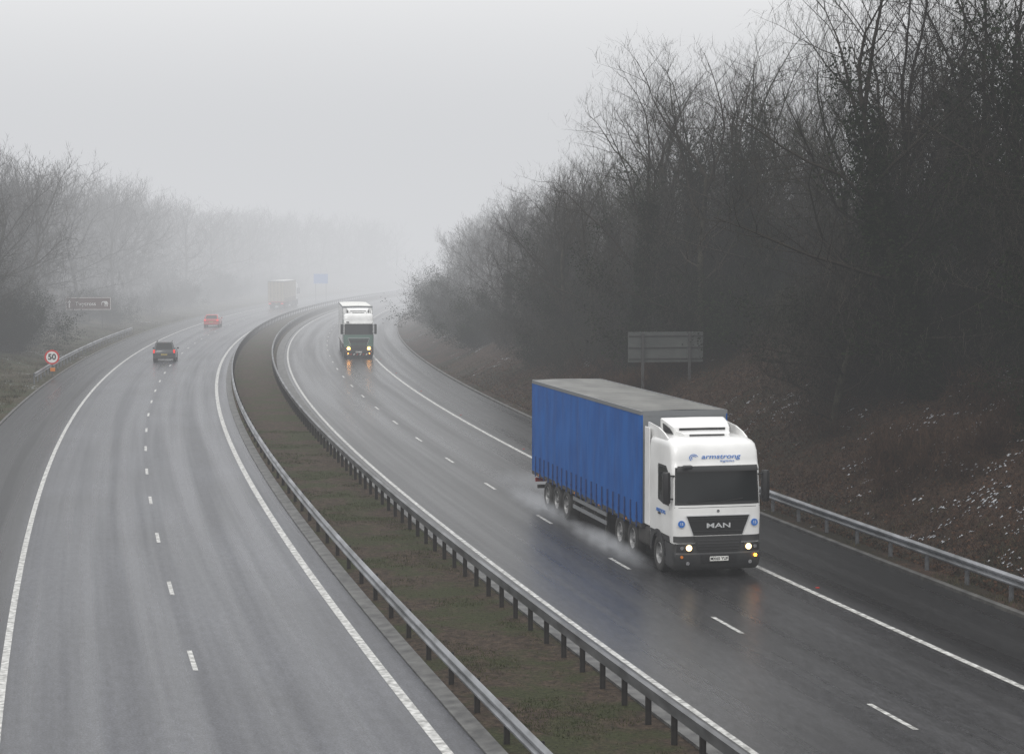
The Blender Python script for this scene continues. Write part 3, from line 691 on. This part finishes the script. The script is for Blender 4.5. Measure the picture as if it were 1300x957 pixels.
def make_tree(seed,H,nlimb=8,nc=(0,14,9,4),maxl=4,up=.03,ivy=0,minr=.0062,twig=M_TWIG,elr=(20,78),low=6,ivyr=2.2):
    R=random.Random(seed); r=np.random.RandomState(seed); trunk=[];segs=([],[],[]); anchor=[]
    r0=.011*H+.03; ns=8; TH=H*.58; cur=Vector((0,0,-.4)); dd=Vector((R.gauss(0,.07),R.gauss(0,.07),1)).normalized(); pts=[cur.copy()]
    for i in range(ns):
        dd=(dd+Vector((R.gauss(0,.08),R.gauss(0,.08),.04))).normalized(); nx=cur+dd*(TH/ns)
        a=r0*(1-i/ns*.65); b=r0*(1-(i+1)/ns*.65)
        if i==0: a*=1.35
        trunk.append((*cur,*nx,a,b)); cur=nx; pts.append(cur.copy())
    cfg=dict(up=up,nc=nc,maxl=maxl,minr=minr); az=R.uniform(0,6)
    for i in range(nlimb+low):
        if i<low: t=.12+.4*i/low; el=R.uniform(-5,40); ln=H*R.uniform(.2,.32); rr=.045
        else:
            u=(i-low)/max(1,nlimb-1); t=.45+.55*u; el=elr[0]+(elr[1]-elr[0])*u+R.uniform(-8,8); ln=H*R.uniform(.33,.42); rr=r0*.33
        f=min(ns-.001,t*ns); k=int(f); p=pts[k].lerp(pts[k+1],f-k); az+=2.4+R.uniform(-.5,.5); el=math.radians(el)
        d=Vector((math.cos(az)*math.cos(el),math.sin(az)*math.cos(el),math.sin(el)))
        branch(R,p,d,ln,rr,1,segs,cfg,anchor)
    tv,tf=tubes(trunk,8); tm=npmesh('trunk',tv,tf,M_BARK)
    cm=combine(segs,'crown',twig); im=None
    if ivy:
        P=[];clumps=[]
        for s in trunk:
            for _ in range(7): clumps.append((Vector(s[0:3]).lerp(Vector(s[3:6]),R.random()),.4))
        an=[a for a in anchor if a[1]==1 and a[0].z<H*.66 and math.hypot(a[0].x,a[0].y)<ivyr]; R.shuffle(an)
        for a,_ in an[:44]: clumps.append((a,.5))
        for _ in range(ivy):
            c,s=clumps[R.randrange(len(clumps))]; q=Vector((R.gauss(0,1),R.gauss(0,1),R.gauss(0,1.2))); q=q.normalized()*min(q.length,1.4)*s
            P.append((c.x+q.x,c.y+q.y,max(.1,c.z+q.z)))
        lv,lf=leaves(P,.055,r); im=npmesh('ivy',lv,lf,M_IVY)
    return tm,cm,im
variants=[make_tree(11,16.5),make_tree(12,17,9,up=.04),make_tree(13,15.5,twig=M_TWIG2),
 make_tree(14,17,9,up=.04,elr=(30,82)),make_tree(15,16,8,twig=M_TWIG2,up=.01),
 make_tree(16,16,8,ivy=14000,ivyr=3.0),make_tree(17,15,8,ivy=14000,ivyr=3.2,twig=M_TWIG2),make_tree(18,11.5,7,low=8)]
FARV=[len(variants)+i for i in range(4)]
variants+=[make_tree(51,15,10,nc=(0,14,12,0),maxl=3,minr=.015,low=8),make_tree(52,15.5,10,nc=(0,14,12,0),maxl=3,minr=.015,low=8),make_tree(53,15,10,nc=(0,14,12,0),maxl=3,minr=.015,low=8),make_tree(54,15,11,nc=(0,13,12,0),maxl=3,minr=.015,up=.02,low=8)]
def make_shrub(seed,H,W,stems,ever=0,twig=M_TWIG,nc=(0,9,6,3)):
    R=random.Random(seed); r=np.random.RandomState(seed); segs=([],[],[]); anchor=[]; cfg=dict(up=.05,nc=nc,maxl=3,minr=.008)
    for i in range(stems):
        az=R.uniform(0,6.28); el=math.radians(R.uniform(28,85)); p=Vector((R.gauss(0,W*.3),R.gauss(0,W*.3),-.2))
        d=Vector((math.cos(az)*math.cos(el),math.sin(az)*math.cos(el),math.sin(el))); branch(R,p,d,H*R.uniform(.6,1.05),.022,1,segs,cfg,anchor)
    sm=combine(segs,'stems',twig); im=None
    if ever:
        P=[]; an=[a for a,_ in anchor]
        for _ in range(ever):
            c=an[R.randrange(len(an))]; P.append((c.x+R.gauss(0,.2),c.y+R.gauss(0,.2),max(.05,c.z+R.gauss(0,.2))))
        lv,lf=leaves(P,.055,r); im=npmesh('foliage',lv,lf,M_IVY)
    return sm,im
shrubs=[make_shrub(31,3.4,2,20),make_shrub(32,2.6,2.8,26,twig=M_TWIG2),make_shrub(33,3.4,2.2,14,ever=8000),make_shrub(34,5.2,2.4,20),make_shrub(35,4.6,2.2,14,ever=10000),make_shrub(36,1.7,2.6,26,twig=M_BRAM)]
NT=[0]
def clear(X,Y,m=0):
    if Y<214 and abs(X/Y+.2205)<.017+m: return False
    if Y<96 and X/Y<.15: return False
    return True
def put_tree(v,X,Y,z,s,side):
    tm,cm,im=variants[v]; NT[0]+=1; iv=im is not None
    e=thing('ivy_clad_tree' if iv else 'bare_tree',('ivy-covered winter tree in dark roadside wood' if iv else 'leafless winter tree with fine twigs in roadside wood') if side>0 else ('ivy-covered tree fading into fog beside the motorway' if iv else 'leafless tree fading into fog beside the motorway'),'tree',(X,Y,z-.1),rng.uniform(0,6.28),'trees in the roadside wood')
    e.scale=(s*rng.uniform(.95,1.2),s*rng.uniform(.95,1.2),s*rng.uniform(.93,1.07))
    link('trunk',tm,e); link('crown',cm,e)
    if im: link('ivy',im,e)
def put_shrub(v,X,Y,z,s):
    if not clear(X,Y): return
    sm,im=shrubs[v]; e=thing('evergreen_shrub' if im else 'bare_shrub','dark evergreen shrub at the foot of the wood' if im else ('low tangled bramble bush on the leafy bank' if v==5 else 'leafless tangled shrub at the edge of the wood'),'shrub',(X,Y,z),rng.uniform(0,6.28),'shrubs along the wood edge')
    e.scale=(s,s,s*rng.uniform(.8,1.1)); link('branches',sm,e)
    if im: link('foliage',im,e)
placed=[]
def ok(X,Y,dmin):
    for a,b in placed:
        if (a-X)**2+(b-Y)**2<dmin*dmin: return False
    placed.append((X,Y)); return True
def inview(X,Y,m): return -.266*Y-m<X<.266*Y+m
cnt=0;tries=0
while cnt<165 and tries<40000:
    tries+=1; Y=60+ (rng.random()**1.35)*235; o=21.5+ (rng.random()**1.5)*22
    if Y<72 and o<22.5: continue
    if Y>150 and o<23.6: continue
    X=RX(o,Y)
    if Y<97 and X/Y<.165: continue
    if not inview(X,Y,3) : continue
    if not ok(X,Y,2.5 if o<30 else 3.6): continue
    v=rng.choice([5,6,5,0,1,2,3,4,5,6,7]) if Y<125 else (rng.choice([0,1,2,3,4,5,0,6,6,7]) if Y<150 else rng.choice(FARV))
    fall=1.15 if Y<85 else max(.66,1.15-.49*(Y-85)/60)
    s=rng.uniform(.85,1.15)*(1.0 if o>25 else .9)*fall*(1.0 if o<32 else .9)
    put_tree(v,X,Y,gz(o,Y),s,1); cnt+=1
cnt=0;tries=0
while cnt<185 and tries<60000:
    tries+=1; Y=150+(rng.random()**.85)*360; o=-21.5-(rng.random()**1.2)*22
    X=RX(o,Y)
    if not inview(X,Y,4) or not clear(X,Y,.01): continue
    if not ok(X,Y,2.7 if Y<300 else 3.6): continue
    z=gz(o,Y); top=20.5 if Y<240 else max(18.2,20.5-(Y-240)*.016)
    s=(top-z)/14.5*rng.uniform(.92,1.0)
    put_tree(rng.choice(FARV),X,Y,z,max(.55,s),-1); cnt+=1
for Y,o,v,s in ((156,-19.5,6,.9),(161,-22.5,5,1.0),(165,-21,5,.9),(150,-18.5,7,.9),(148,-20.5,6,.95)):
    put_tree(v,RX(o,Y),Y,gz(o,Y),s,-1)
for Y in frange(112,300,3.4):
    o=rng.uniform(20.0,22.4); put_shrub(rng.choice([0,1,2,3,4]),RX(o,Y),Y,gz(o,Y),rng.uniform(.8,1.2)*(1.0 if Y>150 else .8))
n_=0
while n_<95:
    Y=rng.uniform(60,135); o=rng.uniform(22,33); X=RX(o,Y)
    if Y<100 and o<24.0: continue
    if inview(X,Y,1): put_shrub(rng.choice([0,1,1,2,2,3,4,4]),X,Y,gz(o,Y),rng.uniform(.8,1.35)); n_+=1
n_=0
while n_<60:
    Y=rng.uniform(54,112); o=rng.uniform(19.2,25); X=RX(o,Y)
    if inview(X,Y,1): put_shrub(5,X,Y,gz(o,Y),rng.uniform(.5,1.0)); n_+=1
for Y in frange(148,400,4.2):
    o=-rng.uniform(16.5,22); put_shrub(rng.choice([0,1,2,3,4]),RX(o,Y),Y,gz(o,Y),rng.uniform(.8,1.3))

R=random.Random(5); segs=[]
def arcs(n,Yr,Or,lnr,rad,rise=.5):
    for _ in range(n):
        Y=Yr[0]+(Yr[1]-Yr[0])*R.random()**1.4; o=R.uniform(*Or); X=RX(o,Y)
        if not inview(X,Y,1): continue
        z=gz(o,Y); az=R.uniform(0,6.28); ln=R.uniform(*lnr); p=Vector((X,Y,z-.03)); d=Vector((math.cos(az),math.sin(az),R.uniform(.6,2.0)*rise*2)).normalized()
        for i in range(4):
            q=p+d*ln/4; segs.append((*p,*q,rad*(1-i*.2),rad*(1-(i+1)*.2))); p=q; d=(d+Vector((R.gauss(0,.15),R.gauss(0,.15),-.3))).normalized()
arcs(15000,(48,125),(17.8,31),(.4,1.8),.008)
v,f=tubes(segs,3); b=link('bramble_thicket',npmesh('bramble_thicket',v,f,M_BRAM)); b['kind']='stuff'
P=[]
while len(P)<50000:
    Y=46+90*R.random()**1.6; o=17.0+14*R.random()**1.2; X=RX(o,Y)
    if inview(X,Y,1): P.append((X,Y,gz(o,Y)+R.uniform(0,.06)))
v,f=leaves(P,.05,np.random.RandomState(3)); b=link('fallen_leaves',npmesh('fallen_leaves',v,f,M_LITT)); b['kind']='stuff'
def blades(name,n,Yr,Or,hr,m,pw=1.3,w=.012,th_=.08):
    V=[];F=[]
    while len(F)<n:
        Y=Yr[0]+(Yr[1]-Yr[0])*R.random()**pw; o=R.uniform(*Or); X=RX(o,Y)
        if noise.noise((X*.45,Y*.45,9))<th_ and R.random()<.93: continue
        z=gz(o,Y); h=R.uniform(*hr); a=R.uniform(0,6.28); dx,dy=math.cos(a)*w,math.sin(a)*w; k=len(V)
        V+= [(X-dx,Y-dy,z-.01),(X+dx,Y+dy,z-.01),(X+R.gauss(0,h*.5),Y+R.gauss(0,h*.5),z+h)]; F.append((k,k+1,k+2))
    me=npmesh(name,V,F,m); o_=link(name,me); o_['kind']='stuff'
blades('median_grass',16000,(30,95),(1.6,4.1),(.015,.06),M_MOSS,1.3,.01,.12)
blades('verge_grass',16000,(88,260),(-17,-11.9),(.08,.3),M_GRASS,1.2,.02)
blades('verge_grass',9000,(44,150),(16.5,19.5),(.05,.2),M_GRASS,1.4)
V=[];F=[]
for _ in range(12000):
    Y=46+44*R.random()**1.2; o=18.0+10*R.random(); X=RX(o,Y)
    if X<.17*Y+2*noise.noise((Y*.2,o*.3,1)) or noise.noise((X*.8,Y*.8,3))<-.1+.5*R.random() or R.random()>.25+max(0,(X/Y-.17))*8: continue
    k=len(V); s=R.uniform(.012,.055); m_=7
    V.append((X,Y,gz(o,Y)+.045))
    for i in range(m_):
        a=2*math.pi*i/m_; r_=s*R.uniform(.4,1.6); x=X+r_*math.cos(a)*1.3; y=Y+r_*math.sin(a); oo=o+r_*math.cos(a)*1.3; V.append((x,y,gz(oo,y)+.01))
    for i in range(m_): F.append((k,k+1+i,k+1+(i+1)%m_))
b=mk('snow_patches',V,F,M_SNOW,smooth=True); b['kind']='stuff'

# ---------------------------------------------------------------- fog & spray (absorbing volumes; emission stands in for scattered daylight)
def volbase(name):
    m=bpy.data.materials.new(name); m.use_nodes=True; nt=m.node_tree; N=nt.nodes; L=nt.links
    for nn in list(N):
        if nn.type!='OUTPUT_MATERIAL': N.remove(nn)
    out=[n for n in N if n.type=='OUTPUT_MATERIAL'][0]
    ab=N.new('ShaderNodeVolumeAbsorption'); ab.inputs['Color'].default_value=(0,0,0,1); em=N.new('ShaderNodeEmission'); ad=N.new('ShaderNodeAddShader')
    L.new(ab.outputs[0],ad.inputs[0]); L.new(em.outputs[0],ad.inputs[1]); L.new(ad.outputs[0],out.inputs['Volume'])
    return m,N,L,ab,em
AIR=(.66,.67,.69)  # airlight colour, emitted by the fog itself instead of scattered
m,N,L,ab,em=volbase('fog_air'); em.inputs['Color'].default_value=(*AIR,1)
g_=N.new('ShaderNodeNewGeometry'); sp=N.new('ShaderNodeSeparateXYZ'); L.new(g_.outputs['Position'],sp.inputs[0])
mr=N.new('ShaderNodeMapRange'); mr.interpolation_type='SMOOTHSTEP'; mr.inputs[1].default_value=65; mr.inputs[2].default_value=340; mr.inputs[3].default_value=.0009; mr.inputs[4].default_value=.0088
L.new(sp.outputs['Y'],mr.inputs[0]); L.new(mr.outputs[0],ab.inputs['Density']); L.new(mr.outputs[0],em.inputs['Strength'])
m.cycles.volume_step_rate=.9
f=box('fog',-300,300,-20,900,-3,48,m); f['kind']='structure'; f.display_type='WIRE'
def spray(loc,scale,rz,sig):
    me=bpy.data.meshes.new('water_spray'); bm=bmesh.new(); bmesh.ops.create_icosphere(bm,subdivisions=3,radius=1); bm.to_mesh(me); bm.free()
    m,N,L,ab,em=volbase('spray_mist'); em.inputs['Color'].default_value=(.36,.37,.39,1)  # mist glows grey by emission in place of scattered daylight
    tc=N.new('ShaderNodeTexCoord'); mp=N.new('ShaderNodeMapping'); mp.inputs['Scale'].default_value=(scale[0],scale[1]*.6,scale[2]); L.new(tc.outputs['Object'],mp.inputs[0]); nz=N.new('ShaderNodeTexNoise'); nz.inputs['Scale'].default_value=2.4; nz.inputs['Detail'].default_value=5; L.new(mp.outputs[0],nz.inputs['Vector'])
    mr=N.new('ShaderNodeMapRange'); mr.inputs[1].default_value=.35; mr.inputs[2].default_value=.7; mr.inputs[3].default_value=.15; mr.inputs[4].default_value=1; L.new(nz.outputs[0],mr.inputs[0])
    ln=N.new('ShaderNodeVectorMath'); ln.operation='LENGTH'; L.new(tc.outputs['Object'],ln.inputs[0])
    m2=N.new('ShaderNodeMapRange'); m2.inputs[1].default_value=.0; m2.inputs[2].default_value=.97; m2.inputs[3].default_value=sig; m2.inputs[4].default_value=0; L.new(ln.outputs['Value'],m2.inputs[0])
    mu=N.new('ShaderNodeMath'); mu.operation='MULTIPLY'; L.new(mr.outputs[0],mu.inputs[0]); L.new(m2.outputs[0],mu.inputs[1])
    L.new(mu.outputs[0],ab.inputs['Density']); L.new(mu.outputs[0],em.inputs['Strength']); me.materials.append(m)
    o=link('water_spray',me,None,loc,(0,0,rz),scale); o['kind']='stuff'
th=math.atan(.224)
def tl(x,y): return (TX+x*math.cos(th)-y*math.sin(th),TY+x*math.sin(th)+y*math.cos(th))
a=tl(-1.5,6.2); spray((a[0],a[1],.08),(.6,5.2,.38),th,1.6)
a=tl(-1.45,15.0); spray((a[0],a[1],.08),(.7,5.4,.42),th,1.3)
a=tl(-.5,20.5); spray((a[0],a[1],.15),(1.5,4.6,.45),th,.4)

# ---------------------------------------------------------------- world / light / camera
w=bpy.data.worlds.new('World'); sc.world=w; w.use_nodes=True; nt=w.node_tree; N=nt.nodes; L=nt.links; bg=N['Background']
sky=N.new('ShaderNodeTexSky'); sky.sky_type='NISHITA'; sky.sun_disc=False; sky.sun_elevation=math.radians(35); sky.sun_rotation=math.radians(200)
hs=N.new('ShaderNodeHueSaturation'); hs.inputs['Saturation'].default_value=.12; L.new(sky.outputs[0],hs.inputs['Color'])
tc=N.new('ShaderNodeTexCoord'); sp=N.new('ShaderNodeSeparateXYZ'); L.new(tc.outputs['Generated'],sp.inputs[0])
rp=N.new('ShaderNodeValToRGB'); e=rp.color_ramp.elements
e[0].position=.0; e[0].color=(.66,.67,.69,1); e[1].position=1; e[1].color=(1,1,1,1)
k=e.new(.05); k.color=(.88,.885,.90,1); k=e.new(.09); k.color=(1,1,1,1); 
L.new(sp.outputs['Z'],rp.inputs[0])
mr=N.new('ShaderNodeMapRange'); mr.inputs[1].default_value=.07; mr.inputs[2].default_value=.9; mr.inputs[3].default_value=10.0; mr.inputs[4].default_value=16.5; L.new(sp.outputs['Z'],mr.inputs[0])
vm=N.new('ShaderNodeVectorMath'); vm.operation='SCALE'; L.new(rp.outputs[0],vm.inputs[0]); L.new(mr.outputs[0],vm.inputs['Scale'])
mx=N.new('ShaderNodeMix'); mx.data_type='RGBA'; mx.inputs[0].default_value=.95; L.new(hs.outputs[0],mx.inputs[6]); L.new(vm.outputs[0],mx.inputs[7])
L.new(mx.outputs[2],bg.inputs['Color']); bg.inputs['Strength'].default_value=.1
sl=bpy.data.lights.new('sun','SUN'); sl.energy=.9; sl.angle=math.radians(25); sl.color=(1,.98,.95)
so=bpy.data.objects.new('sun',sl); COL.objects.link(so)
el=math.radians(38); az=math.radians(200)
dv=Vector((math.sin(az)*math.cos(el),math.cos(az)*math.cos(el),math.sin(el))); so.rotation_euler=dv.to_track_quat('Z','Y').to_euler()
cam=bpy.data.cameras.new('camera'); co=bpy.data.objects.new('camera',cam); COL.objects.link(co); sc.camera=co
co.location=(0,0,9); co.rotation_euler=(math.radians(90-2.72),0,0); cam.sensor_width=36; cam.lens=67.57; cam.shift_y=-.0342; cam.clip_end=5000; cam.clip_start=.5
print('trees',NT[0])
